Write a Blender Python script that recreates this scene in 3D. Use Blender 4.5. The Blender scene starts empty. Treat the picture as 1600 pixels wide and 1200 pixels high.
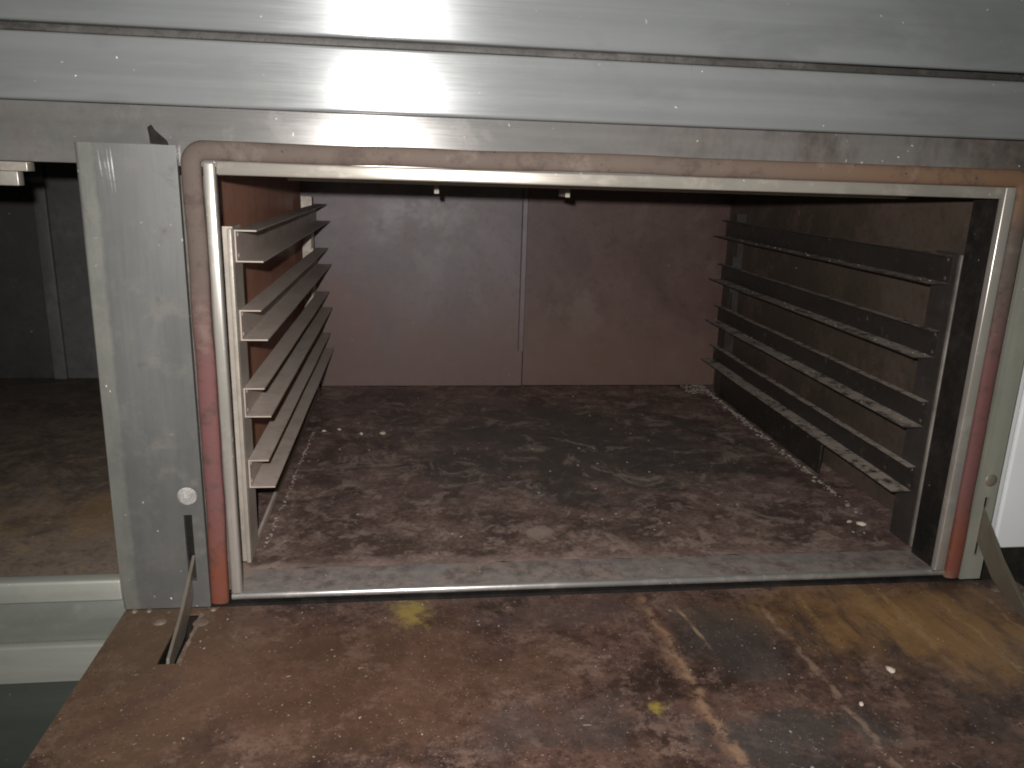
import bpy, bmesh, math, random
from mathutils import Vector, Matrix, noise as mnoise
random.seed(7)
scene = bpy.context.scene
COL = scene.collection

# ------------------------------------------------------------------ camera, world, light, exposure
CAM = Vector((0.2111, -0.8570, 0.4833))
RIGHT = Vector((0.99220, -0.12080, 0.03072)); UP = Vector((0.00149, 0.25794, 0.96616)); FWD = Vector((0.12463, 0.95858, -0.25611))
cd = bpy.data.cameras.new('camera'); cam = bpy.data.objects.new('camera', cd); COL.objects.link(cam)
m = Matrix((RIGHT, UP, -FWD)).transposed().to_4x4(); m.translation = CAM
cam.matrix_world = m
cd.sensor_width = 36.0; cd.lens = 36.0 * 1220.4 / 1600.0; cd.clip_start = 0.01; cd.clip_end = 50
scene.camera = cam

world = bpy.data.worlds.new('World'); scene.world = world; world.use_nodes = True
bg = world.node_tree.nodes['Background']
bg.inputs['Color'].default_value = (0.86, 1.0, 0.74, 1); bg.inputs['Strength'].default_value = 0.07

# the phone's flash, right beside the lens
fl = bpy.data.lights.new('phone_flash', 'SPOT'); flash = bpy.data.objects.new('phone_flash', fl); COL.objects.link(flash)
fl.energy = 52.0; fl.color = (1.0, 0.97, 0.95); fl.shadow_soft_size = 0.006; fl.spot_size = math.radians(125); fl.spot_blend = 1.0
mf = m.copy(); mf.translation = CAM + RIGHT * -0.024 + UP * 0.034
flash.matrix_world = mf

scene.view_settings.view_transform = 'Standard'; scene.view_settings.look = 'None'
scene.view_settings.exposure = 0.0; scene.view_settings.gamma = 1.0; scene.view_settings.use_curve_mapping = False
scene.render.engine = 'CYCLES'; scene.cycles.use_denoising = True
scene.cycles.filter_width = 1.9; scene.cycles.max_bounces = 4; scene.cycles.adaptive_threshold = 0.03; scene.cycles.sample_clamp_indirect = 3.0

# ------------------------------------------------------------------ material helpers
class G:
    def __init__(s, name):
        s.m = bpy.data.materials.new(name); s.m.use_nodes = True
        s.t = s.m.node_tree; s.n = s.t.nodes; s.p = s.n['Principled BSDF']
        s.co = s.n.new('ShaderNodeTexCoord').outputs['Object']; s.wc = {}; s.gap = None; s.sx = None
    def L(s, a, b): s.t.links.new(a, b)
    def put(s, sock, v):
        if v is None: return
        if hasattr(v, 'default_value') or isinstance(v, bpy.types.NodeSocket): s.L(v, sock)
        elif isinstance(v, (tuple, list)) and len(v) == 3 and sock.type == 'RGBA': sock.default_value = (*v, 1)
        else: sock.default_value = v
    def math(s, op, a, b=None, c=None, clamp=False):
        n = s.n.new('ShaderNodeMath'); n.operation = op; n.use_clamp = clamp
        for i, v in enumerate((a, b, c)): s.put(n.inputs[i], v)
        return n.outputs[0]
    def mapping(s, loc=(0,0,0), rot=(0,0,0), scale=(1,1,1), vec=None):
        n = s.n.new('ShaderNodeMapping'); n.inputs['Location'].default_value = loc
        n.inputs['Rotation'].default_value = rot; n.inputs['Scale'].default_value = scale
        s.L(vec or s.co, n.inputs['Vector']); return n.outputs[0]
    def noise(s, scale=10, detail=5, rough=0.6, vec=None, stretch=None, loc=(0,0,0), dist=0.0):
        n = s.n.new('ShaderNodeTexNoise'); n.inputs['Scale'].default_value = scale; n.inputs['Detail'].default_value = min(detail, 5)
        n.inputs['Roughness'].default_value = rough; n.inputs['Distortion'].default_value = dist
        if stretch or loc != (0,0,0): vec = s.mapping(loc, scale=stretch or (1,1,1), vec=vec)
        s.L(vec or s.co, n.inputs['Vector']); return n.outputs['Fac']
    def step(s, v, a, b, lo=0.0, hi=1.0):
        n = s.n.new('ShaderNodeMapRange'); n.interpolation_type = 'SMOOTHSTEP'
        s.put(n.inputs[0], v); n.inputs[1].default_value = a; n.inputs[2].default_value = b
        n.inputs[3].default_value = lo; n.inputs[4].default_value = hi; return n.outputs[0]
    def mix(s, f, a, b, mode='MIX'):
        n = s.n.new('ShaderNodeMix'); n.data_type = 'RGBA'; n.blend_type = mode
        s.put(n.inputs[0], f); s.put(n.inputs[6], a); s.put(n.inputs[7], b); return n.outputs[2]
    def xyz(s, vec=None):
        if vec is None:
            if s.sx is None:
                n = s.n.new('ShaderNodeSeparateXYZ'); s.L(s.co, n.inputs[0]); s.sx = n.outputs
            return s.sx
        n = s.n.new('ShaderNodeSeparateXYZ'); s.L(vec or s.co, n.inputs[0]); return n.outputs
    def specks(s, scale, size, density, loc=(0,0,0)):
        """small round flecks: cells of a voronoi, only some of them filled"""
        n = s.n.new('ShaderNodeTexVoronoi'); n.inputs['Scale'].default_value = scale
        w = s.n.new('ShaderNodeTexNoise'); w.inputs['Scale'].default_value = scale * 0.35; w.inputs['Detail'].default_value = 1.0
        s.L(s.mapping(loc, rot=(0.4, 0.7, 0.5)), w.inputs['Vector'])
        av = s.n.new('ShaderNodeVectorMath'); av.operation = 'MULTIPLY_ADD'; s.L(w.outputs['Color'], av.inputs[0]); av.inputs[1].default_value = (3.5/scale,)*3
        s.L(s.mapping(loc, rot=(0.4, 0.7, 0.5)), av.inputs[2]); s.L(av.outputs[0], n.inputs['Vector'])
        d = s.step(n.outputs['Distance'], size, size * 0.45)
        c = s.n.new('ShaderNodeSeparateColor'); s.L(n.outputs['Color'], c.inputs[0])
        pick = s.math('LESS_THAN', c.outputs[0], density)
        return s.math('MULTIPLY', s.math('MULTIPLY', d, pick), c.outputs[1])
    def blob(s, c, r, wob=0.35, nscale=14, axes=(0, 1), soft=0.5):
        """ragged stain round c with radii r in the two axes"""
        o = s.xyz(); a = s.math('DIVIDE', s.math('SUBTRACT', o[axes[0]], c[0]), r[0]); b = s.math('DIVIDE', s.math('SUBTRACT', o[axes[1]], c[1]), r[1])
        d = s.math('SQRT', s.math('ADD', s.math('MULTIPLY', a, a), s.math('MULTIPLY', b, b)))
        d = s.math('ADD', d, s.math('MULTIPLY', s.wobble(nscale), wob * 4))
        return s.step(d, 1.0 + soft * 0.4, 1.0 - soft)
    def wobble(s, nscale):
        q = min((9, 16, 26, 60), key=lambda v: abs(v - nscale))
        if q not in s.wc: s.wc[q] = s.math('SUBTRACT', s.noise(q, 4, 0.65), 0.5)
        return s.wc[q]
    def streak(s, a, b, w, axes=(0, 1), wob=0.02, nscale=9):
        """dribble from a to b, width w"""
        o = s.xyz(); u, v = o[axes[0]], o[axes[1]]
        dx, dy = b[0]-a[0], b[1]-a[1]; ln = math.hypot(dx, dy); dx /= ln; dy /= ln
        u0 = s.math('SUBTRACT', u, a[0]); v0 = s.math('SUBTRACT', v, a[1])
        t = s.math('ADD', s.math('MULTIPLY', u0, dx), s.math('MULTIPLY', v0, dy))
        d = s.math('SUBTRACT', s.math('MULTIPLY', u0, -dy), s.math('MULTIPLY', v0, -dx))
        d = s.math('ADD', d, s.math('MULTIPLY', s.wobble(nscale), wob))
        d = s.math('ABSOLUTE', d)
        k = s.step(d, w, w * 0.25)
        k = s.math('MULTIPLY', k, s.step(t, -0.01, 0.015)); k = s.math('MULTIPLY', k, s.step(t, ln + 0.02, ln - 0.03))
        if s.gap is None: s.gap = s.step(s.noise(55, 5, 0.75), 0.38, 0.56)
        return s.math('MULTIPLY', k, s.gap)
    def bump(s, h, strength=0.3, dist=0.002, prev=None):
        n = s.n.new('ShaderNodeBump'); n.inputs['Strength'].default_value = strength; n.inputs['Distance'].default_value = dist
        s.L(h, n.inputs['Height'])
        if prev: s.L(prev, n.inputs['Normal'])
        return n.outputs[0]
    def done(s, color, rough=0.5, metal=0.0, normal=None, spec=None, aniso=None):
        s.put(s.p.inputs['Base Color'], color); s.put(s.p.inputs['Roughness'], rough); s.put(s.p.inputs['Metallic'], metal)
        if normal: s.L(normal, s.p.inputs['Normal'])
        if spec is not None: s.p.inputs['Specular IOR Level'].default_value = spec
        if aniso is not None:
            tn = s.n.new('ShaderNodeTangent'); tn.direction_type = 'UV_MAP'; tn.uv_map = 'grain'
            s.L(tn.outputs[0], s.p.inputs['Tangent']); s.p.inputs['Anisotropic'].default_value = aniso
            s.p.inputs['Anisotropic Rotation'].default_value = ANISO_ROT
        return s.m
ANISO_ROT = 0.25

def steel(name, axis='X', base=(0.52, 0.52, 0.51), rough=0.36, metal=0.8, dirt=0.3, dirtcol=(0.12, 0.10, 0.085), aniso=0.75, extra=None, speck=0.25):
    g = G(name)
    st = {'X': (0.6, 40, 40), 'Z': (40, 40, 0.6)}[axis]
    fine = g.noise(60, 4, 0.7, stretch={'X': (0.25, 1, 9), 'Z': (9, 1, 0.25)}[axis])
    band = g.noise(1.0, 5, 0.6, stretch=st)
    smear = g.noise(5, 6, 0.65, stretch={'X': (0.7, 1, 2.2), 'Z': (2.2, 1, 0.7)}[axis], dist=0.6)
    cloud = g.noise(22, 6, 0.7, dist=0.3)
    c = g.mix(g.step(band, 0.35, 0.65), tuple(v * 0.86 for v in base), base)
    c = g.mix(g.math('MULTIPLY', g.step(smear, 0.48, 0.66), 0.5), c, tuple(v * 0.66 for v in base))
    c = g.mix(g.math('MULTIPLY', g.step(smear, 0.46, 0.30), 0.35), c, tuple(min(0.9, v * 1.35) for v in base))
    d = g.math('MULTIPLY', g.step(cloud, 0.5, 0.72), dirt)
    if extra: c, d = extra(g, c, d)
    c = g.mix(d, c, g.mix(g.step(g.noise(48, 5, 0.75, loc=(6, 6, 6)), 0.36, 0.62), tuple(v * 0.5 for v in dirtcol), tuple(v * 1.2 for v in dirtcol)))
    sp = g.specks(110, 0.16, speck * 0.35)
    c = g.mix(g.math('MULTIPLY', sp, 0.8), c, (0.75, 0.74, 0.70))
    r = g.math('ADD', g.math('MULTIPLY', smear, 0.22), rough - 0.11)
    r = g.math('ADD', r, g.math('MULTIPLY', d, 0.3))
    r = g.math('ADD', r, g.math('MULTIPLY', g.math('SUBTRACT', fine, 0.5), 0.16), clamp=True)
    mt = g.math('MULTIPLY', g.math('SUBTRACT', 1.0, g.math('MAXIMUM', d, sp)), metal)
    nb = g.bump(g.noise(3.5, 2, 0.5), 0.25, 0.006)
    return g.done(c, r, mt, nb, aniso=aniso)

# ------------------------------------------------------------------ mesh helpers
def finish(name, bm, mat, parent=None, grain='X', smooth=None, loc=(0, 0, 0)):
    bmesh.ops.recalc_face_normals(bm, faces=bm.faces)
    uvl = bm.loops.layers.uv.new('grain')
    ga = {'X': Vector((1, 0, 0)), 'Y': Vector((0, 1, 0)), 'Z': Vector((0, 0, 1))}[grain]
    for f in bm.faces:
        n = f.normal; a = ga
        if abs(n.dot(a)) > 0.8: a = Vector((0, 1, 0)) if grain != 'Y' else Vector((1, 0, 0))
        u = (a - n * n.dot(a)).normalized(); v = n.cross(u)
        for l in f.loops: l[uvl].uv = (l.vert.co.dot(u), l.vert.co.dot(v))
    me = bpy.data.meshes.new(name); bm.to_mesh(me); bm.free()
    if smooth is not None:
        me.polygons.foreach_set('use_smooth', [True] * len(me.polygons)); me.set_sharp_from_angle(angle=math.radians(smooth))
    me.materials.append(mat)
    o = bpy.data.objects.new(name, me); COL.objects.link(o)
    root = parent
    off = Vector((0, 0, 0))
    while root is not None: off += root.location; root = root.parent
    o.location = Vector(loc) - off           # mesh data stay in metres of the place
    if parent: o.parent = parent
    return o

def add_box(bm, x0, x1, y0, y1, z0, z1, bev=0.0, seg=3):
    r = bmesh.ops.create_cube(bm, size=1.0)
    vs = r['verts']
    for v in vs:
        v.co = Vector(((x0+x1)/2 + v.co.x*(x1-x0), (y0+y1)/2 + v.co.y*(y1-y0), (z0+z1)/2 + v.co.z*(z1-z0)))
    if bev:
        es = list({e for v in vs for e in v.link_edges})
        bmesh.ops.bevel(bm, geom=es, offset=bev, segments=seg, profile=0.5, affect='EDGES', clamp_overlap=True)

def box(name, b, mat, parent=None, bev=0.0015, grain='X', seg=3, **k):
    bm = bmesh.new(); add_box(bm, *b, bev=bev, seg=seg); return finish(name, bm, mat, parent, grain, smooth=(35 if bev else None), **k)

def prism(bm, prof, axis, a, b):
    """extrude a closed outline between a and b along axis"""
    def P(p, t): return {'X': (t, p[0], p[1]), 'Y': (p[0], t, p[1]), 'Z': (p[0], p[1], t)}[axis]
    A = [bm.verts.new(P(p, a)) for p in prof]; B = [bm.verts.new(P(p, b)) for p in prof]
    n = len(prof)
    for i in range(n): bm.faces.new((A[i], A[(i+1) % n], B[(i+1) % n], B[i]))
    bm.faces.new(A); bm.faces.new(list(reversed(B)))

def plate_hole(bm, u, v, hole, w0, w1, put):
    """plate u0..u1 by v0..v1, thick w0..w1, with a rectangular hole cut through; put(u,v,w) -> point"""
    us = [u[0], hole[0], hole[1], u[1]]; vs = [v[0], hole[2], hole[3], v[1]]
    F = {}
    for k, w in enumerate((w0, w1)):
        for i in range(4):
            for j in range(4): F[i, j, k] = bm.verts.new(put(us[i], vs[j], w))
    for i in range(3):
        for j in range(3):
            if i == 1 and j == 1: continue
            for k in (0, 1): bm.faces.new([F[i, j, k], F[i+1, j, k], F[i+1, j+1, k], F[i, j+1, k]])
    for i in range(3):
        for j in (0, 3): bm.faces.new([F[i, j, 0], F[i+1, j, 0], F[i+1, j, 1], F[i, j, 1]])
        for j2 in (0, 3): bm.faces.new([F[j2, i, 0], F[j2, i+1, 0], F[j2, i+1, 1], F[j2, i, 1]])
    for (a, b) in (((1, 1), (2, 1)), ((2, 1), (2, 2)), ((2, 2), (1, 2)), ((1, 2), (1, 1))):
        bm.faces.new([F[(*a, 0)], F[(*b, 0)], F[(*b, 1)], F[(*a, 1)]])

def dome(bm, c, axis, r, h, n=16):
    """low rounded rivet head standing on c along axis"""
    axis = Vector(axis); a = axis.orthogonal().normalized(); b = axis.cross(a); c = Vector(c)
    rings = []
    for t in (0, 0.35, 0.65, 0.88):
        rr = r * math.cos(t * math.pi / 2); hh = h * math.sin(t * math.pi / 2)
        rings.append([bm.verts.new(c + axis * hh + (a * math.cos(2*math.pi*i/n) + b * math.sin(2*math.pi*i/n)) * rr) for i in range(n)])
    for q in range(3):
        for i in range(n): bm.faces.new((rings[q][i], rings[q][(i+1) % n], rings[q+1][(i+1) % n], rings[q+1][i]))
    bm.faces.new(rings[-1]); bm.faces.new(list(reversed(rings[0])))

def thing(name, label, cat, loc, group=None):
    o = bpy.data.objects.new(name, None); COL.objects.link(o); o.location = loc; o.empty_display_size = 0.05
    o['label'] = label; o['category'] = cat
    if group: o['group'] = group
    return o

# ------------------------------------------------------------------ materials
def fascia_extra(g, c, d):
    crack = g.streak((0.500, 0.606), (0.5005, 0.588), 0.0016, axes=(0, 2), wob=0.002, nscale=90)
    return c, g.math('MAXIMUM', d, crack)
def header_extra(g, c, d):
    o = g.xyz()
    right = g.math('MULTIPLY', g.step(o[0], 0.25, 0.62), g.step(g.noise(9, 6, 0.7, stretch=(1, 1, 0.35)), 0.25, 0.6))
    left = g.math('MULTIPLY', g.step(o[0], 0.05, -0.12), g.step(g.noise(16, 6, 0.7, loc=(3, 0, 0)), 0.42, 0.66))
    drip = g.step(g.noise(40, 4, 0.7, stretch=(1, 1, 0.12), loc=(0, 0, 5)), 0.6, 0.72)
    c = g.mix(g.math('MULTIPLY', g.math('MULTIPLY', drip, right), 0.35), c, (0.5, 0.48, 0.45))
    return c, g.math('MAXIMUM', d, g.math('MULTIPLY', g.math('MAXIMUM', right, g.math('MULTIPLY', left, 0.7)), 0.85))
def column_extra(g, c, d):
    k = None
    for x, z0, z1 in ((-0.0985, 0.492, 0.478), (-0.0905, 0.493, 0.472), (-0.0870, 0.493, 0.468), (-0.0940, 0.49, 0.481)):
        s = g.streak((x, z0), (x + 0.001, z1), 0.0009, axes=(0, 2), wob=0.0006, nscale=60)
        k = s if k is None else g.math('MAXIMUM', k, s)
    c = g.mix(k, c, (0.95, 0.95, 0.95))
    o = g.xyz()
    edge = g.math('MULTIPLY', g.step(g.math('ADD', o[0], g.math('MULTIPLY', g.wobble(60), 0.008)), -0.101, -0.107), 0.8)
    c = g.mix(edge, c, (0.24, 0.24, 0.21))  # left fold painted paler for the room light it reflects
    smud = g.step(g.noise(9, 5, 0.7, stretch=(1.5, 1, 0.6), loc=(0, 0, 8)), 0.42, 0.62)
    c = g.mix(g.math('MULTIPLY', smud, 0.5), c, (0.13, 0.13, 0.125))
    edge = g.math('MULTIPLY', edge, g.step(g.noise(34, 5, 0.7), 0.5, 0.68))
    low = g.math('MULTIPLY', g.step(o[2], 0.14, 0.0), g.step(g.noise(20, 6, 0.7), 0.4, 0.65))
    return c, g.math('MAXIMUM', d, g.math('MULTIPLY', g.math('MAXIMUM', edge, low), 0.45))

def sill_extra(g, c, d):
    top = g.math('MULTIPLY', g.step(g.xyz()[1], 0.0015, 0.0065), g.step(g.noise(14, 5, 0.7, loc=(2, 2, 0)), 0.3, 0.6, 0.35, 0.95))
    return c, g.math('MAXIMUM', g.math('MULTIPLY', d, 0.7), top)
M = {}
M['canopy'] = steel('brushed_steel_canopy', base=(0.345, 0.358, 0.360), rough=0.32, metal=0.5, dirt=0.10, aniso=0.8)
M['fascia'] = steel('brushed_steel_fascia', base=(0.355, 0.364, 0.366), rough=0.32, metal=0.5, dirt=0.12, aniso=0.8, extra=fascia_extra)
M['header'] = steel('stained_steel_header', base=(0.31, 0.30, 0.29), rough=0.29, metal=0.62, dirt=0.6, dirtcol=(0.075, 0.055, 0.045), extra=header_extra, speck=0.35)
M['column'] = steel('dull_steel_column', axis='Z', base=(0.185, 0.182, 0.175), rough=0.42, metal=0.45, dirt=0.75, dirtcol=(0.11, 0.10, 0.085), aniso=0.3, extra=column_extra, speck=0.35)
M['trim'] = steel('bright_trim', base=(0.50, 0.455, 0.40), rough=0.3, metal=0.6, dirt=0.5, dirtcol=(0.28, 0.23, 0.18), aniso=0.4)
M['jamb'] = steel('bright_jamb', axis='Z', base=(0.56, 0.52, 0.47), rough=0.3, metal=0.65, dirt=0.35, dirtcol=(0.22, 0.18, 0.14), aniso=0.4)
M['sill'] = steel('worn_sill', base=(0.50, 0.47, 0.45), rough=0.28, metal=0.75, dirt=0.6, dirtcol=(0.20, 0.152, 0.132), aniso=0.4, speck=0.4, extra=sill_extra)
M['lower'] = steel('greenish_lower_steel', base=(0.22, 0.235, 0.205), rough=0.45, metal=0.3, dirt=0.35, dirtcol=(0.2, 0.19, 0.15), aniso=0.3)
M['base'] = steel('shaded_base_steel', base=(0.075, 0.085, 0.072), rough=0.5, metal=0.2, dirt=0.35, dirtcol=(0.06, 0.055, 0.045), aniso=0.2)  # shade on the base panel is put into this darker colour
M['ledge'] = steel('pale_ledge', base=(0.40, 0.40, 0.355), rough=0.45, metal=0.3, dirt=0.25, dirtcol=(0.3, 0.28, 0.22), aniso=0.3)

def grimy(name, cols, rough=(0.4, 0.65), scale=7, specks=0.2, speckcol=(0.35, 0.3, 0.26), bump=0.3, extra=None, spec=0.4, stretch=None, contrast=1.0):
    """burnt-on grease over sheet metal: cols = dark, mid, light"""
    g = G(name)
    a = g.noise(scale, 5, 0.68, dist=0.7, stretch=stretch); b = g.noise(scale * 3.4, 5, 0.74, loc=(4, 2, 1), stretch=stretch); f = g.noise(scale * 16, 5, 0.75, loc=(1, 7, 3))
    k = contrast
    c = g.mix(g.step(a, 0.5 - 0.17/k, 0.5 + 0.12/k), cols[0], cols[1])
    c = g.mix(g.math('MULTIPLY', g.step(b, 0.5, 0.5 + 0.2/k), 0.8), c, cols[2])
    c = g.mix(g.math('MULTIPLY', g.step(b, 0.46, 0.46 - 0.16/k), 0.5), c, cols[0])
    c = g.mix(g.math('MULTIPLY', g.step(f, 0.5, 0.5 + 0.2/k), 0.55), c, tuple(v * 0.7 for v in cols[0]))
    c = g.mix(g.math('MULTIPLY', g.step(f, 0.45, 0.45 - 0.15/k), 0.35 * min(1, k - 0.6)), c, cols[2])
    g.fine = f
    if extra: c = extra(g, c)
    sp = g.specks(130, 0.2, specks * 0.55)
    c = g.mix(g.math('MULTIPLY', sp, 0.85), c, speckcol)
    r = g.step(b, 0.3, 0.7, rough[0], rough[1])
    h = g.math('ADD', g.math('MULTIPLY', b, 0.6), g.math('MULTIPLY', f, 0.4))
    return g.done(c, r, 0.0, g.bump(h, bump, 0.0025), spec=spec)

def door_extra(g, c):
    olive = g.blob((-0.06, -0.10), (0.11, 0.22), 0.3, 9)
    c = g.mix(g.math('MULTIPLY', olive, 0.65), c, (0.112, 0.070, 0.041))
    rust = g.blob((0.13, -0.16), (0.24, 0.13), 0.5, 8)
    c = g.mix(g.math('MULTIPLY', rust, 0.55), c, (0.118, 0.062, 0.038))
    drag = g.noise(26, 5, 0.7, stretch=(1, 0.22, 1), dist=0.4)                 # wiped along the door
    right = g.step(g.xyz()[0], 0.42, 0.6)
    c = g.mix(g.math('MULTIPLY', right, g.math('MULTIPLY', g.step(drag, 0.5, 0.38), 0.55)), c, (0.055, 0.04, 0.034))
    ochre = g.math('MULTIPLY', g.math('MAXIMUM', g.blob((0.77, -0.085), (0.21, 0.085), 0.6, 9, soft=0.8), g.blob((0.86, -0.15), (0.15, 0.075), 0.7, 16, soft=0.8)), g.step(drag, 0.30, 0.52))
    c = g.mix(g.math('MULTIPLY', ochre, 0.85), c, (0.255, 0.140, 0.055))
    c = g.mix(g.math('MULTIPLY', g.math('MULTIPLY', ochre, g.step(drag, 0.55, 0.68)), 0.5), c, (0.33, 0.205, 0.085))
    dark = g.blob((0.575, -0.12), (0.075, 0.085), 0.6, 12)
    c = g.mix(g.math('MULTIPLY', dark, 0.7), c, (0.054, 0.046, 0.042))
    dark2 = g.blob((0.56, -0.27), (0.09, 0.05), 0.7, 15)
    c = g.mix(g.math('MULTIPLY', dark2, 0.7), c, (0.050, 0.046, 0.043))
    dark3 = g.blob((0.36, -0.24), (0.09, 0.04), 0.8, 18)
    c = g.mix(g.math('MULTIPLY', dark3, 0.6), c, (0.062, 0.046, 0.043))
    dark4 = g.blob((0.40, -0.05), (0.12, 0.035), 0.8, 22)
    c = g.mix(g.math('MULTIPLY', dark4, 0.6), c, (0.078, 0.050, 0.046))
    scum = g.streak((-0.03, -0.14), (-0.11, -0.30), 0.022, wob=0.05, nscale=14)
    c = g.mix(g.math('MULTIPLY', scum, 0.7), c, (0.078, 0.043, 0.031))
    s1 = g.streak((0.484, -0.015), (0.502, -0.42), 0.014, wob=0.05, nscale=16)
    c = g.mix(g.math('MULTIPLY', s1, 0.55), c, (0.22, 0.125, 0.078))
    s1 = g.streak((0.486, -0.02), (0.505, -0.42), 0.006, wob=0.05, nscale=16)
    c = g.mix(g.math('MULTIPLY', s1, 0.45), c, (0.30, 0.19, 0.12))
    s2 = g.streak((0.526, -0.05), (0.535, -0.13), 0.0035, wob=0.008, nscale=25)
    c = g.mix(g.math('MULTIPLY', s2, 0.8), c, (0.30, 0.19, 0.125))
    s3 = g.streak((0.632, -0.05), (0.637, -0.42), 0.005, wob=0.03, nscale=16)
    c = g.mix(g.math('MULTIPLY', s3, 0.5), c, (0.31, 0.21, 0.15))
    for x, y0, y1, w in ((0.69, -0.03, -0.10, 0.004), (0.80, -0.03, -0.2, 0.005), (0.865, -0.04, -0.22, 0.004), (0.93, -0.05, -0.16, 0.004)):
        c = g.mix(g.math('MULTIPLY', g.streak((x, y0), (x - 0.01, y1), w, wob=0.035, nscale=18), 0.4), c, (0.38, 0.25, 0.12))
    grit = g.specks(330, 0.30, 0.30, (5, 1, 2))
    c = g.mix(g.math('MULTIPLY', grit, 0.75), c, (0.36, 0.27, 0.22))
    c = g.mix(g.math('MULTIPLY', g.specks(240, 0.34, 0.30, (1, 6, 2)), 0.8), c, (0.03, 0.02, 0.018))
    y1 = g.blob((0.206, -0.034), (0.022, 0.030), 0.9, 60, soft=0.9)
    c = g.mix(g.math('MULTIPLY', y1, 0.7), c, (0.310, 0.232, 0.054))
    y2 = g.blob((0.445, -0.225), (0.011, 0.009), 0.9, 60, soft=0.9)
    return g.mix(g.math('MULTIPLY', y2, 0.8), c, (0.295, 0.217, 0.046))
M['door'] = grimy('burnt_door_sheet', ((0.034, 0.019, 0.015), (0.100, 0.056, 0.042), (0.168, 0.104, 0.079)), (0.42, 0.65), 7, 0.30, (0.34, 0.29, 0.24), 0.55, door_extra, contrast=1.6)

def floor_extra(g, c):
    k = g.blob((0.52, 0.52), (0.34, 0.28), 0.5, 7)
    c = g.mix(g.math('MULTIPLY', k, 0.75), c, (0.078, 0.071, 0.062))
    pale = g.blob((0.30, 0.05), (0.6, 0.03), 0.9, 12)
    c = g.mix(g.math('MULTIPLY', pale, 0.35), c, (0.391, 0.287, 0.253))
    w = g.math('MULTIPLY', g.step(g.noise(15, 5, 0.75, loc=(9, 1, 0), dist=1.0), 0.54, 0.64), 0.6)
    return g.mix(w, c, (0.345, 0.265, 0.218))
M['floor'] = grimy('burnt_chamber_floor', ((0.085, 0.055, 0.047), (0.175, 0.114, 0.097), (0.28, 0.20, 0.168)), (0.45, 0.7), 9, 0.25, (0.36, 0.32, 0.28), 0.5, floor_extra, contrast=1.7)
def floor2_extra(g, c):
    k = g.blob((-0.22, 0.20), (0.12, 0.09), 0.8, 16, soft=0.9)
    return g.mix(g.math('MULTIPLY', k, 0.5), c, (0.22, 0.14, 0.06))
M['floor2'] = grimy('burnt_second_floor', ((0.085, 0.064, 0.052), (0.155, 0.118, 0.095), (0.20, 0.142, 0.09)), (0.5, 0.7), 8, 0.15, extra=floor2_extra, contrast=1.4)

def back_extra(g, c):
    pale = g.blob((0.60, 0.17), (0.05, 0.05), 0.9, 22, axes=(0, 2))
    c = g.mix(g.math('MULTIPLY', pale, 0.4), c, (0.20, 0.155, 0.125))
    low = g.step(g.math('ADD', g.xyz()[2], g.math('MULTIPLY', g.wobble(9), 0.34)), 0.30, 0.06)
    c = g.mix(g.math('MULTIPLY', low, 0.75), c, (0.155, 0.092, 0.072))
    red = g.blob((0.09, 0.17), (0.10, 0.10), 0.6, 9, axes=(0, 2), soft=0.8)
    c = g.mix(g.math('MULTIPLY', red, 0.5), c, (0.17, 0.085, 0.07))
    run = g.step(g.noise(16, 5, 0.7, stretch=(1, 1, 0.08)), 0.52, 0.7)
    return g.mix(g.math('MULTIPLY', run, 0.3), c, (0.10, 0.085, 0.08))
M['backL'] = grimy('smoked_back_panel', ((0.115, 0.088, 0.092), (0.16, 0.125, 0.13), (0.19, 0.152, 0.152)), (0.40, 0.52), 3, 0.06, bump=0.08, extra=back_extra, spec=0.5)
M['backR'] = grimy('reddish_back_panel', ((0.080, 0.045, 0.040), (0.110, 0.064, 0.056), (0.135, 0.09, 0.08)), (0.42, 0.55), 3, 0.06, bump=0.08, extra=back_extra, spec=0.5)
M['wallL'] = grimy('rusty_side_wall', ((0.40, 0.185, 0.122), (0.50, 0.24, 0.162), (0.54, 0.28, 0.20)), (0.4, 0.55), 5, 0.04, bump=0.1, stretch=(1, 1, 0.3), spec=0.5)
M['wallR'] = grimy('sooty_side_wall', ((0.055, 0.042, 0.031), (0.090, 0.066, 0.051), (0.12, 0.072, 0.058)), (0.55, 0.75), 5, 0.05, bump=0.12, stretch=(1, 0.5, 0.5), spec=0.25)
M['return'] = grimy('olive_grey_return', ((0.07, 0.062, 0.05), (0.11, 0.10, 0.082), (0.16, 0.14, 0.12)), (0.5, 0.7), 8, 0.1)
M['soot'] = grimy('black_soot', ((0.008, 0.007, 0.006), (0.018, 0.015, 0.013), (0.03, 0.025, 0.022)), (0.7, 0.9), 8, 0.05, spec=0.2)
M['second'] = grimy('grey_second_chamber_wall', ((0.085, 0.08, 0.08), (0.11, 0.105, 0.105), (0.13, 0.12, 0.12)), (0.5, 0.65), 4, 0.03, bump=0.08)
M['second_dark'] = grimy('dark_second_chamber_wall', ((0.03, 0.028, 0.026), (0.045, 0.04, 0.036), (0.055, 0.05, 0.045)), (0.55, 0.7), 4, 0.03, bump=0.08)

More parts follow.
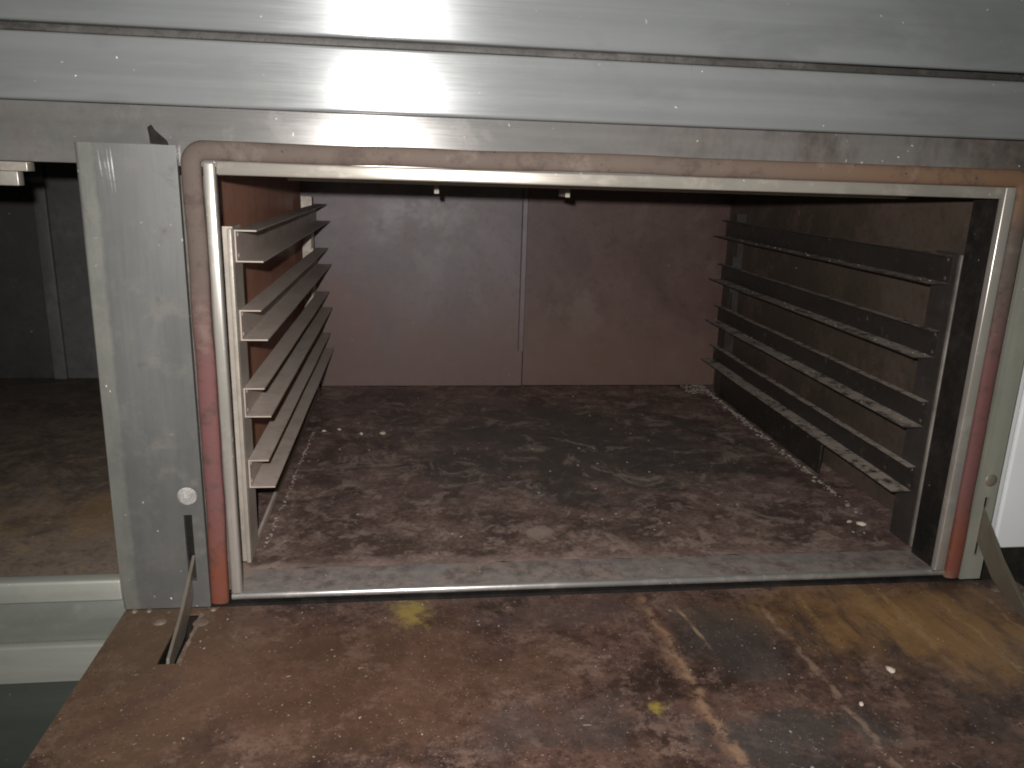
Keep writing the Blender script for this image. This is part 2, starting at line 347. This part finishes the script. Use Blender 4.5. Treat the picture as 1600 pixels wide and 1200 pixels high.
def rack_mat(name, cols, dustcol, dust, metal=0.25):
    g = G(name)
    oi = g.n.new('ShaderNodeObjectInfo')
    v = g.n.new('ShaderNodeVectorMath'); v.operation = 'ADD'
    g.L(g.co, v.inputs[0]); g.L(g.math('MULTIPLY', oi.outputs['Random'], 13.0), v.inputs[1]); g.co = v.outputs[0]
    a = g.noise(9, 7, 0.7, stretch=(1, 0.35, 1)); b = g.noise(45, 7, 0.75, loc=(2, 2, 2))
    c = g.mix(g.step(a, 0.3, 0.65), cols[0], cols[1])
    geo = g.n.new('ShaderNodeNewGeometry'); nz = g.xyz(geo.outputs['Normal'])[2]
    k = g.math('MULTIPLY', g.step(nz, 0.5, 0.9), g.step(b, 0.32, 0.54)); k = g.math('MULTIPLY', k, dust)
    c = g.mix(k, c, dustcol)
    c = g.mix(g.math('MULTIPLY', g.step(b, 0.6, 0.72), 0.2), c, dustcol)
    return g.done(c, g.step(b, 0.3, 0.7, 0.4, 0.65), g.math('MULTIPLY', g.math('SUBTRACT', 1.0, k), metal), g.bump(b, 0.25, 0.0015))
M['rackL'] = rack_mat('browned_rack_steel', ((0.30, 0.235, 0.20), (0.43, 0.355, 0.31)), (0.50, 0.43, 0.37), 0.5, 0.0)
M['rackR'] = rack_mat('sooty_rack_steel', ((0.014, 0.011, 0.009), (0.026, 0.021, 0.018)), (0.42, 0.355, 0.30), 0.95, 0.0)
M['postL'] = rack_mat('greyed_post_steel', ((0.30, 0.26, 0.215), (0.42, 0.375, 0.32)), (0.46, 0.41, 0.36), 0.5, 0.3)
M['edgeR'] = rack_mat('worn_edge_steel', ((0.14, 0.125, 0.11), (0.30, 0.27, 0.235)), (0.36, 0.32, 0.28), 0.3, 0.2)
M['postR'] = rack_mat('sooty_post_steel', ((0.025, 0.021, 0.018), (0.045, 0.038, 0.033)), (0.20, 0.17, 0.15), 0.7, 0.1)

g = G('silicone_gasket'); o = g.xyz()
c = g.mix(g.step(g.noise(5, 5, 0.6, stretch=(0.6, 1, 1)), 0.35, 0.65), (0.085, 0.067, 0.058), (0.115, 0.086, 0.070))
side = g.step(o[2], 0.40, 0.24); c = g.mix(side, c, (0.14, 0.060, 0.057))
c = g.mix(g.math('MULTIPLY', g.step(o[0], 0.45, 0.9), g.step(o[2], 0.42, 0.49)), c, (0.15, 0.086, 0.050))
c = g.mix(g.math('MULTIPLY', g.step(o[2], 0.13, 0.02), g.step(g.noise(18, 5, 0.6), 0.25, 0.5)), c, (0.16, 0.048, 0.028))
c = g.mix(g.math('MULTIPLY', g.step(g.noise(35, 5, 0.7), 0.5, 0.66), 0.6), c, (0.06, 0.042, 0.036))
c = g.mix(g.math('MULTIPLY', g.specks(140, 0.25, 0.15), 0.9), c, (0.02, 0.015, 0.012))
c = g.mix(g.math('MULTIPLY', g.step(g.noise(14, 5, 0.7, loc=(3, 3, 3)), 0.54, 0.68), 0.4), c, (0.22, 0.17, 0.14))
M['gasket'] = g.done(c, 0.75, 0, g.bump(g.noise(60, 5, 0.7), 0.25, 0.0015), spec=0.3)

g = G('white_enamel'); c = g.mix(g.step(g.noise(6, 5, 0.6), 0.3, 0.8), (0.80, 0.81, 0.82), (0.72, 0.73, 0.74)); M['white'] = g.done(c, 0.45)
g = G('pale_crumb'); c = g.mix(g.noise(60, 4, 0.6), (0.62, 0.55, 0.46), (0.45, 0.36, 0.27)); M['crumb'] = g.done(c, 0.85)
g = G('ash_flake'); c = g.mix(g.noise(80, 4, 0.6), (0.30, 0.255, 0.225), (0.18, 0.145, 0.12)); M['ash'] = g.done(c, 0.9)
g = G('kitchen_floor'); c = g.mix(g.step(g.noise(7, 6, 0.7), 0.35, 0.65), (0.10, 0.10, 0.09), (0.15, 0.145, 0.13)); M['ground'] = g.done(c, 0.6)
M['pale'] = grimy('scuffed_rivet', ((0.20, 0.195, 0.18), (0.34, 0.33, 0.31), (0.48, 0.47, 0.44)), (0.35, 0.5), 30, 0.05, contrast=1.6, spec=0.6)
M['screw'] = grimy('burnt_screw', ((0.10, 0.07, 0.05), (0.18, 0.13, 0.10), (0.28, 0.2, 0.16)), (0.35, 0.5), 20, 0.05, spec=0.6)
M['arm'] = steel('worn_hinge_steel', axis='Z', base=(0.26, 0.22, 0.18), rough=0.45, metal=0.5, dirt=0.5, dirtcol=(0.12, 0.09, 0.07), aniso=0.2)
M['grease'] = grimy('caked_grease', ((0.022, 0.020, 0.018), (0.060, 0.055, 0.05), (0.11, 0.10, 0.09)), (0.5, 0.7), 6, 0.05, bump=0.5, contrast=1.0, stretch=(0.45, 1, 1))
M['arm_dark'] = steel('greased_hinge_steel', axis='Z', base=(0.15, 0.13, 0.10), rough=0.5, metal=0.3, dirt=0.5, dirtcol=(0.06, 0.05, 0.04), aniso=0.2)
M['endpost'] = steel('greenish_end_post', axis='Z', base=(0.36, 0.355, 0.30), rough=0.45, metal=0.4, dirt=0.3, dirtcol=(0.2, 0.17, 0.12), aniso=0.3)

# ------------------------------------------------------------------ setting
GZ = -0.62
gf = box('kitchen_floor', (-2.2, 2.4, -2.2, 2.0, GZ - 0.05, GZ), M['ground'], bev=0); gf['kind'] = 'structure'

# ------------------------------------------------------------------ the oven
oven = thing('bakery_oven', 'old stainless steel bakery oven with its drop-down door open over a sooty tray chamber', 'oven', (0.0, 0.5, GZ))
XL, XR2 = -1.20, 0.955          # ends of the front
YB = 1.02
box('plinth', (XL + 0.02, XR2 - 0.02, 0.04, YB, GZ, -0.50), M['soot'], oven)
# upper front
box('canopy_panel', (XL, 1.25, -0.012, 0.04, 0.6115, 0.90), M['canopy'], oven, bev=0.003)
box('joint_strip', (XL, 1.25, 0.004, 0.04, 0.600, 0.6112), M['soot'], oven, bev=0)
gr = box('grease_line', (XL, 1.25, -0.0065, 0.0035, 0.6034, 0.6106), M['grease'], oven, bev=0.0012)
box('fascia_panel', (XL, 1.25, -0.010, 0.04, 0.5415, 0.6030), M['fascia'], oven, bev=0.003)
box('header_panel', (XL, 1.0, 0.000, 0.03, 0.4835, 0.5410), M['header'], oven, bev=0.001)
# torn flap over the column, its black standing in for the shade of the hole
bm = bmesh.new(); prism(bm, [(-0.0515, 0.520), (-0.0480, 0.5225), (-0.0455, 0.518), (-0.0345, 0.508), (-0.0330, 0.5035), (-0.0500, 0.5045), (-0.0505, 0.512)], 'Y', -0.0035, -0.0005)
finish('torn_flap', bm, M['soot'], oven)

# columns beside the opening, each with its hinge slot and rivet
bm = bmesh.new()
plate_hole(bm, (-0.1215, -0.0245), (-0.012, 0.5035), (-0.0465, -0.0375, 0.022, 0.104), -0.0075, -0.0005, lambda u, v, w: (u, w, v))
es = [e for e in bm.edges if abs(e.verts[0].co.x - e.verts[1].co.x) < 1e-6 and abs(e.verts[0].co.x + 0.1215) < 1e-5 and abs(e.verts[0].co.y - e.verts[1].co.y) < 1e-6 and e.verts[0].co.y < -0.005]
bmesh.ops.bevel(bm, geom=es, offset=0.005, segments=4, profile=0.5, affect='EDGES')
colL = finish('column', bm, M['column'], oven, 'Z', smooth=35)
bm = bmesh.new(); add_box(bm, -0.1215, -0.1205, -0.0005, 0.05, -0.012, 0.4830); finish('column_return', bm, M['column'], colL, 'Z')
bm = bmesh.new(); dome(bm, (-0.041, -0.0075, 0.127), (0, -1, 0), 0.0105, 0.0010); finish('rivet', bm, M['pale'], colL, smooth=60)
box('slot_pocket', (-0.060, -0.030, 0.012, 0.03, 0.0, 0.12), M['soot'], colL, bev=0)
bm = bmesh.new()
plate_hole(bm, (0.9265, 0.955), (-0.012, 0.4830), (0.9400, 0.9470, 0.022, 0.104), -0.0055, -0.0005, lambda u, v, w: (u, w, v))
colR = finish('column', bm, M['endpost'], oven, 'Z'); colR['label'] = 'narrow greenish end post right of the opening'
bm = bmesh.new(); dome(bm, (0.9435, -0.0055, 0.127), (0, -1, 0), 0.0085, 0.002); finish('rivet', bm, M['arm'], colR, smooth=60)
box('slot_pocket', (0.932, 0.953, 0.012, 0.03, 0.0, 0.12), M['soot'], colR, bev=0)

# gasket: one rubber profile round three sides of the opening
def sweep(path, prof):
    bm = bmesh.new(); rings = []
    for i, p in enumerate(path):
        a = path[max(i-1, 0)]; b = path[min(i+1, len(path)-1)]
        t = Vector((b[0]-a[0], b[1]-a[1])).normalized(); nrm = Vector((-t.y, t.x))
        rings.append([bm.verts.new((p[0] + nrm.x*u, -w, p[1] + nrm.y*u)) for u, w in prof])
    for r0, r1 in zip(rings, rings[1:]):
        for k in range(len(prof)): bm.faces.new((r0[k], r0[(k+1) % len(prof)], r1[(k+1) % len(prof)], r1[k]))
    bm.faces.new(rings[0]); bm.faces.new(list(reversed(rings[-1])))
    return bm
def arc(cx, cz, r, a0, a1, n=8): return [(cx + r*math.cos(math.radians(a0 + (a1-a0)*i/n)), cz + r*math.sin(math.radians(a0 + (a1-a0)*i/n))) for i in range(n+1)]
rr = 0.014; gx0, gx1, gz1 = -0.0125, 0.9145, 0.4995
path = [(gx0 - 0.002, -0.010), (gx0 - 0.002, 0.02), (gx0 - 0.001, 0.12), (gx0, 0.25), (gx0, 0.4)] + arc(gx0 + rr, gz1 - rr, rr, 180, 90) + [(0.2, gz1), (0.45, gz1 + 0.0005), (0.7, gz1)] + arc(gx1 - rr, gz1 - rr, rr, 90, 0) + [(gx1, 0.4), (gx1, 0.25), (gx1 + 0.001, 0.12), (gx1 + 0.002, 0.02), (gx1 + 0.002, -0.010)]
fine = []
for a, b in zip(path, path[1:]):
    n = max(1, int(math.hypot(b[0]-a[0], b[1]-a[1]) / 0.02))
    fine += [(a[0] + (b[0]-a[0])*i/n, a[1] + (b[1]-a[1])*i/n) for i in range(n)]
fine.append(path[-1])
fine = [(x + 0.0014*mnoise.noise((x*14, z*14, 0)), z + 0.0011*mnoise.noise((x*11, z*11, 5))) for x, z in fine]
hw = 0.0098
prof = [(-hw, -0.0035), (-hw, 0.002)] + [(-hw*math.cos(t*math.pi/8), 0.002 + 0.0045*math.sin(t*math.pi/8)) for t in range(1, 8)] + [(hw, 0.002), (hw, -0.0035)]
gk = finish('gasket', sweep(fine, prof), M['gasket'], oven, smooth=50); gk['label'] = 'heat-stained reddish rubber door seal'

# bright frame round the opening
fr = box('opening_frame', (0.0120, 0.8885, -0.004, 0.035, 0.4760, 0.4895), M['trim'], oven, bev=0.0018)
box('jamb', (-0.0015, 0.0105, -0.004, 0.008, 0.0, 0.4895), M['jamb'], fr, bev=0.003, grain='Z')
box('jamb', (0.8900, 0.9035, -0.004, 0.006, 0.0, 0.4895), M['jamb'], fr, bev=0.0015, grain='Z')
bm = bmesh.new()
R0 = 0.0048
prism(bm, [(0.058, -0.0005), (0.004, -0.0005)] + [(0.004 - R0*math.sin(math.radians(a)), -0.0005 - R0 + R0*math.cos(math.radians(a))) for a in range(15, 171, 15)] + [(0.010, -0.0115), (0.058, -0.0115)], 'X', -0.0020, 0.9100)
finish('sill', bm, M['sill'], oven, smooth=40)
# inner returns behind the frame
box('inner_return', (-0.0345, -0.0010, 0.0082, 0.050, 0.0, 0.4745), M['return'], oven, bev=0)
box('inner_return', (0.8920, 0.9600, 0.0062, 0.050, 0.0, 0.4745), M['soot'], oven, bev=0)
box('inner_return', (-0.0345, 0.960, 0.0355, 0.070, 0.4760, 0.5000), M['soot'], oven, bev=0)

# the chamber
CX0, CX1, CYB, CT = -0.034, 0.948, 0.945, 0.492
bw = box('back_wall', (CX0 - 0.02, CX1 + 0.03, CYB, CYB + 0.02, -0.02, CT + 0.02), M['soot'], oven, bev=0)
box('back_panel', (CX0, 0.4665, CYB - 0.006, CYB - 0.001, 0.0, CT), M['backL'], bw, bev=0, grain='Z')
box('back_panel', (0.4690, CX1, CYB - 0.0035, CYB - 0.001, 0.0, CT), M['backR'], bw, bev=0, grain='Z')
bm = bmesh.new(); prism(bm, [(0.4550, CYB - 0.0062), (0.4575, CYB - 0.0105), (0.4672, CYB - 0.0110), (0.4684, CYB - 0.0090), (0.4684, CYB - 0.0062)], 'Z', 0.085, CT - 0.001)
finish('folded_seam', bm, M['backL'], bw, 'Z')
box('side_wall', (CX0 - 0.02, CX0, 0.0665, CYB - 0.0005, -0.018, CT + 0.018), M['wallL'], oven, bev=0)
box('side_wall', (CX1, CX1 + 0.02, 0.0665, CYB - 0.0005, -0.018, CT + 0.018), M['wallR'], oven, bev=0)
box('chamber_ceiling', (CX0 + 0.0005, CX1 - 0.0005, 0.0705, CYB - 0.007, CT, CT + 0.015), M['soot'], oven, bev=0)
bm = bmesh.new()
nx, ny = 90, 90
V = [[bm.verts.new((CX0 + 0.0005 + (CX1 - CX0 - 0.001)*i/nx, 0.0585 + (CYB - 0.0075 - 0.0585)*j/ny, -0.0008 + 0.0016*mnoise.noise((i*0.35, j*0.35, 0)) + 0.0010*mnoise.noise((i*0.9, j*0.9, 3)))) for j in range(ny+1)] for i in range(nx+1)]
for i in range(nx):
    for j in range(ny): bm.faces.new((V[i][j], V[i+1][j], V[i+1][j+1], V[i][j+1]))
finish('chamber_floor', bm, M['floor'], oven, smooth=60)
box('floor_bed', (CX0 - 0.02, CX1 + 0.02, 0.0585, CYB - 0.0005, -0.030, -0.0185), M['soot'], oven, bev=0)
# heater rod and its hangers under the ceiling
bm = bmesh.new(); prism(bm, [(0.200 + 0.0045*math.cos(a*math.pi/6), 0.4745 + 0.0045*math.sin(a*math.pi/6)) for a in range(12)], 'X', 0.052, 0.90)
el = finish('heater_rod', bm, M['postL'], oven, smooth=50)
for hx in (0.2425, 0.4330):
    bm = bmesh.new(); add_box(bm, hx - 0.002, hx + 0.0045, 0.298, 0.300, 0.4570, 0.492); add_box(bm, hx - 0.0005, hx + 0.0020, 0.3002, 0.36, 0.4570, 0.492)
    finish('hanger', bm, M['postL'], el)

# neighbouring chamber on the left
D = -1.035
bw2 = box('second_back_wall', (D + CX0 - 0.02, D + CX1 + 0.015, CYB, CYB + 0.02, -0.02, CT + 0.02), M['soot'], oven, bev=0)
box('back_panel', (D + CX0, D + 0.462, CYB - 0.006, CYB - 0.001, 0.018, CT), M['second_dark'], bw2, bev=0.001)
box('back_panel', (D + 0.4635, D + CX1, CYB - 0.006, CYB - 0.001, 0.018, CT), M['second'], bw2, bev=0.001)
box('cover_strip', (D + 0.455, D + 0.482, CYB - 0.018, CYB - 0.0065, 0.018, CT), M['second'], bw2, bev=0.003)
box('second_side_wall', (D + CX1 + 0.001, D + CX1 + 0.012, 0.031, CYB - 0.0005, -0.02, CT + 0.02), M['second_dark'], oven, bev=0)
box('second_side_wall', (D + CX0 - 0.02, D + CX0 - 0.001, 0.031, CYB - 0.0005, -0.02, CT + 0.02), M['second_dark'], oven, bev=0)
box('second_ceiling', (D + CX0, D + CX1, 0.031, CYB - 0.007, CT, CT + 0.015), M['soot'], oven, bev=0)
box('second_floor', (D + CX0, D + CX1, 0.0155, CYB - 0.007, -0.01, 0.0185), M['floor2'], oven, bev=0.001)
box('second_sill', (XL, -0.1225, -0.004, 0.015, -0.003, 0.0235), M['ledge'], oven, bev=0.003)
bk = box('broken_bracket', (-0.30, -0.1640, -0.012, 0.004, 0.4740, 0.4830), M['trim'], oven, bev=0.001)
box('bracket_foot', (-0.30, -0.1745, -0.010, 0.002, 0.4600, 0.4738), M['jamb'], bk, bev=0.001)
# lower front
box('lower_panel', (XL, -0.1225, 0.002, 0.03, -0.0560, -0.0032), M['lower'], oven, bev=0.0015)
box('drip_ledge', (XL, XR2, -0.006, 0.028, -0.1060, -0.0572), M['ledge'], oven, bev=0.003)
box('base_panel', (XL, XR2, 0.004, 0.03, -0.50, -0.1072), M['base'], oven, bev=0.002)
box('under_door_panel', (-0.1220, XR2, 0.0040, 0.03, -0.0570, -0.0160), M['soot'], oven, bev=0)
box('body_shell', (XL, XR2, 0.0302, YB, -0.5, -0.0305), M['lower'], oven, bev=0)

# the open door, lying level
DX0, DX1, DY0, DY1, DZ = -0.1185, 1.000, -0.575, -0.0085, -0.0125
bm = bmesh.new()
plate_hole(bm, (DX0, DX1), (DY0, DY1), (-0.0520, -0.0325, -0.118, -0.022), DZ - 0.0022, DZ, lambda u, v, w: (u, v, w))
bmesh.ops.subdivide_edges(bm, edges=[e for e in bm.edges if e.calc_length() > 0.2], cuts=24, use_grid_fill=True)
for v in bm.verts: v.co.z += 0.0010*mnoise.noise((v.co.x*5, v.co.y*5, 2)) if DX0+0.01 < v.co.x < DX1-0.01 else 0
door = finish('door', bm, M['door'], oven, smooth=40); door['label'] = 'open drop-down door, its burnt brown inner face up'
bm = bmesh.new()
for b in ((DX0+.0005, -0.053, DY0+.0005, DY1-.0005), (-0.0320, DX1-.0005, DY0+.0005, DY1-.0005), (-0.0528, -0.0322, DY0+.0005, -0.119), (-0.0528, -0.0322, -0.021, DY1-.0005)):
    add_box(bm, b[0], b[1], b[2], b[3], DZ - 0.040, DZ - 0.0045)
finish('door_body', bm, M['soot'], door)
box('slot_bottom', (-0.0525, -0.0324, -0.1185, -0.0215, DZ - 0.039, DZ - 0.030), M['soot'], door, bev=0)
bm = bmesh.new()                                   # metal torn up along the slot
E = [(-0.0318, -0.024 - 0.0085*i, DZ + 0.0004 + 0.0034*abs(mnoise.noise((i*0.7, 1.3, 0.2))) + 0.0012) for i in range(12)]
A = [bm.verts.new((x + 0.0016*mnoise.noise((i*0.9, 4, 0)), y, z)) for i, (x, y, z) in enumerate(E)]
B = [bm.verts.new((-0.0268 + 0.003*mnoise.noise((i*0.8, 9, 0)), y, DZ - 0.0004)) for i, (x, y, z) in enumerate(E)]
C = [bm.verts.new((-0.0322, y, DZ - 0.0006)) for x, y, z in E]
for i in range(11):
    bm.faces.new((A[i], A[i+1], B[i+1], B[i])); bm.faces.new((A[i], C[i], C[i+1], A[i+1])); bm.faces.new((B[i], B[i+1], C[i+1], C[i]))
bm.faces.new((A[0], B[0], C[0])); bm.faces.new((A[11], C[11], B[11]))
finish('torn_slot_lip', bm, M['screw'], door)
def arm(x0, x1, mat, pr):
    bm = bmesh.new()
    prism(bm, pr, 'X', x0, x1)
    bmesh.ops.bevel(bm, geom=list(bm.edges), offset=0.0006, segments=1, affect='EDGES')
    a = finish('hinge_arm', bm, mat, door, 'Y'); return a
a1 = arm(-0.0460, -0.0425, M['arm'], [(0.010, 0.046), (0.000, 0.038), (-0.050, 0.008), (-0.106, -0.014), (-0.112, -0.030), (-0.050, -0.024), (-0.006, 0.004), (0.010, 0.012)])
a2 = arm(0.9410, 0.9460, M['arm_dark'], [(0.010, 0.100), (-0.002, 0.086), (-0.050, 0.038), (-0.108, -0.006), (-0.114, -0.0135), (-0.096, -0.0135), (-0.040, 0.008), (0.002, 0.048), (0.010, 0.056)])
for sx, sy, r in ((-0.073, -0.036, 0.0085), (-0.027, -0.040, 0.0095), (-0.108, -0.012, 0.004), (-0.092, -0.012, 0.004), (-0.020, -0.014, 0.004), (0.955, -0.035, 0.006), (0.985, -0.05, 0.006)):
    bm = bmesh.new(); dome(bm, (sx, sy, DZ - 0.0003), (0, 0, 1), r, 0.0028); finish('screw_head', bm, M['screw'], door, smooth=60)

# ------------------------------------------------------------------ tray racks
def channel(s):
    """tray runner: web at x=0, upper and lower flange towards the chamber (s = +1 or -1), runs from y=0 back"""
    bm = bmesh.new(); w, h, t, Lr = 0.031, 0.037, 0.0017, 0.815; k = 0.80 if s > 0 else 0.42
    pr = [(0, 0), (w, 0), (w, t), (t, t), (t, h - t), (w*k, h - t), (w*k, h), (0, h)]
    pr = [(s*x, z) for x, z in pr]
    n = 14; rings = []
    for i in range(n + 1):
        y = Lr * i / n; dz = 0.0012 * mnoise.noise((y*6, s*3, 1)); dx = 0.0008 * mnoise.noise((y*5, s*7, 9))
        rings.append([bm.verts.new((x + dx, y, z + dz)) for x, z in pr])
    k = len(pr)
    for a, b in zip(rings, rings[1:]):
        for i in range(k): bm.faces.new((a[i], a[(i+1) % k], b[(i+1) % k], b[i]))
    bm.faces.new(rings[0]); bm.faces.new(list(reversed(rings[-1])))
    return bm

def tray_rack(label, s, x_web, yf, tops, railmat, postmat, yaw, skirt):
    r = thing('tray_rack', label, 'tray rack', (x_web, yf, 0.0), 'tray racks in the open chamber')
    def part(name, bm, mat, par=r, smooth=35, loc=(0, 0, 0)):
        o = finish(name, bm, mat, None, 'Y', smooth); o.parent = par; o.location = loc; return o
    first = None
    for k, zt in enumerate(tops):
        if first is None: o = first = part('rail', channel(s), railmat)
        else: o = first.copy(); COL.objects.link(o); o.parent = r
        o.location = (0, 0.006 + 0.003 * (k % 2), zt - 0.037)
    # front post: an angle bar, its narrow leg turned to the front
    top = max(tops) + 0.004
    bm = bmesh.new(); prism(bm, [(-s*0.0003, -0.001), (-s*0.0240, -0.001), (-s*0.0240, 0.0018), (-s*0.0030, 0.0018), (-s*0.0030, 0.045), (-s*0.0003, 0.045)], 'Z', 0.0005, top)
    part('front_post', bm, postmat)
    ew = 0.0025 if s > 0 else 0.0013
    bm = bmesh.new(); add_box(bm, -ew, ew, -0.0065, -0.0012, 0.0005, top - 0.002, 0.0008); part('post_edge', bm, M['postL'] if s > 0 else M['edgeR'], loc=(-s*0.0028, 0, 0))
    for zt in tops:
        for dz in (-0.006, -0.030):
            bm = bmesh.new(); dome(bm, (0, 0, 0), (s, 0, 0), 0.0035, 0.0022, 8); part('weld', bm, postmat, smooth=60, loc=(s*0.0012, 0.016, zt + dz))
        bm = bmesh.new(); add_box(bm, -0.0085, 0.0085, 0.004, 0.007, -0.036, 0.0, 0.0005); part('spacer', bm, postmat, loc=(-s*0.0300, 0, zt))
    bm = bmesh.new(); prism(bm, [(-s*0.0003, 0.79), (-s*0.0033, 0.79), (-s*0.0033, 0.768), (-s*0.022, 0.768), (-s*0.022, 0.765), (-s*0.0003, 0.765)], 'Z', 0.0005, top + 0.012)
    part('rear_post', bm, M['postL'] if s > 0 else postmat)
    bm = bmesh.new(); add_box(bm, -0.002, 0.002, skirt[0], 0.80, 0.0012, skirt[1], 0.0006); part('base_bar', bm, railmat, loc=(-s*0.0025, 0, 0))
    for zz in (0.20, 0.33):
        bm = bmesh.new(); add_box(bm, -0.0012, 0.0012, 0.742, 0.764, zz - 0.004, zz + 0.045, 0.0005); part('tie_plate', bm, postmat, loc=(-s*0.0018, 0, 0))
    r.rotation_euler = (0, 0, yaw)
    return r
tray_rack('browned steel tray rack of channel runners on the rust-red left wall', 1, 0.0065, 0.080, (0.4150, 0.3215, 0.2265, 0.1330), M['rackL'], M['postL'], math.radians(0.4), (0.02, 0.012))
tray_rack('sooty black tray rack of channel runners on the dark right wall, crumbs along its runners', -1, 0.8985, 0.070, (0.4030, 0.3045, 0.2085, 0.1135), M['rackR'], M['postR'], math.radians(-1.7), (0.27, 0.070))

# ------------------------------------------------------------------ white cabinet beside the oven
cab = thing('white_cabinet', 'white enamelled cabinet at the right edge, beside the oven', 'cabinet', (1.18, 0.3, GZ))
box('panel', (0.9600, 0.9955, 0.030, 0.60, 0.012, 0.60), M['white'], cab, bev=0.003, grain='Z')
box('panel', (0.9985, 1.40, 0.030, 0.60, 0.012, 0.60), M['white'], cab, bev=0.003, grain='Z')
box('carcass', (0.9610, 1.39, 0.045, 0.59, GZ, 0.0115), M['soot'], cab, bev=0.001)
box('joint_back', (0.9956, 0.9984, 0.05, 0.59, 0.0120, 0.59), M['soot'], cab, bev=0)

# ------------------------------------------------------------------ crumbs
def crumb_bm(bm, c, r, seed, flat=0.55):
    q = bmesh.ops.create_icosphere(bm, subdivisions=1, radius=1.0)
    rz = Matrix.Rotation(seed * 2.4, 3, 'Z')
    for v in q['verts']:
        k = 1 + 0.45 * mnoise.noise(v.co * 1.7 + Vector((seed * 3.1, seed, 0)))
        p = rz @ Vector((v.co.x * 1.35, v.co.y * 0.85, v.co.z * flat)) * (k * r)
        v.co = Vector(c) + p + Vector((0, 0, r * flat * 0.8))
def crumb(c, r, seed, label, group=None):
    bm = bmesh.new(); crumb_bm(bm, (0, 0, 0), r, seed)
    o = finish('crumb', bm, M['crumb'], smooth=60); o.location = c; o['label'] = label; o['category'] = 'crumb'
    if group: o['group'] = group
crumb((0.868, 0.135, 0.0005), 0.0062, 1, 'long white crumb on the chamber floor by the right rack post')
crumb((0.856, 0.146, 0.0005), 0.0040, 8, 'small white crumb just left of the long one by the right post')
crumb((0.713, -0.188, DZ), 0.0050, 2, 'larger white crumb on the ochre-stained right of the door')
crumb((0.651, -0.238, DZ), 0.0034, 3, 'smaller pale crumb on the door beside a thin rusty dribble')
for i, (x, y, r) in enumerate(((0.040, 0.598, .0040), (0.068, 0.606, .0042), (0.112, 0.578, .0050), (0.152, 0.580, .0058))):
    crumb((x, y, 0.0005), r, 4 + i, ('pale crumb touching the left rack, leftmost of the short floor row', 'second pale crumb from the left rack in the short floor row', 'third pale crumb from the left rack in the short floor row', 'largest and rightmost pale crumb of the short row by the left rack')[i], 'crumbs by the left rack')
bm = bmesh.new(); rnd = random.Random(3)
for i in range(260):                                   # litter swept against the right rack
    t = rnd.random() ** 0.8; y = 0.17 + 0.73 * t
    x = 0.889 + (y - 0.1) * 0.030 - abs(rnd.gauss(0, 0.006)) + 0.002
    crumb_bm(bm, (x, y, 0.0), rnd.uniform(0.0012, 0.0042), i)
for i in range(90):
    crumb_bm(bm, (rnd.uniform(0.86, 0.915) , 0.86 + rnd.uniform(0, 0.07), 0.0), rnd.uniform(0.0015, 0.0045), i)
for i in range(110):
    y = 0.10 + 0.5 * rnd.random(); crumb_bm(bm, (0.012 + 0.012*y + abs(rnd.gauss(0, 0.003)), y, 0.0), rnd.uniform(0.001, 0.0026), i)
o = finish('floor_litter', bm, M['ash'], smooth=60); o['kind'] = 'stuff'; o['label'] = 'grey ash and crumb litter along the base of the racks'; o['category'] = 'litter'
bm = bmesh.new()
for i in range(130):
    crumb_bm(bm, (rnd.uniform(0.03, 0.86), 0.07 + 0.84*rnd.random(), 0.0), rnd.choice((0.0008, 0.001, 0.0014, 0.0022)), i)
o = finish('crumb_dust', bm, M['ash'], smooth=60); o['kind'] = 'stuff'; o['label'] = 'fine pale crumbs scattered over the chamber floor'; o['category'] = 'crumbs'
bm = bmesh.new()
for i in range(150):
    crumb_bm(bm, (rnd.uniform(-0.1, 0.98), rnd.uniform(-0.42, -0.02), DZ + 0.0004), rnd.choice((0.0005, 0.0007, 0.0009, 0.0013)), i)
o = finish('door_dust', bm, M['ash'], smooth=60); o['kind'] = 'stuff'; o['label'] = 'fine pale crumbs scattered over the open door'; o['category'] = 'crumbs'
bm = bmesh.new()
for zt in (0.4030, 0.3045, 0.2085, 0.1135):
    for i in range(28):
        y = 0.09 + 0.80 * rnd.random(); xw = 0.8985 + (y - 0.07) * math.tan(math.radians(1.7))
        crumb_bm(bm, (xw - rnd.uniform(0.004, 0.029), y, zt - 0.0352), rnd.uniform(0.0006, 0.0018), i)
o = finish('runner_litter', bm, M['ash'], smooth=60); o['kind'] = 'stuff'; o['label'] = 'grey crumbs lying in the runners of the sooty right rack'; o['category'] = 'litter'
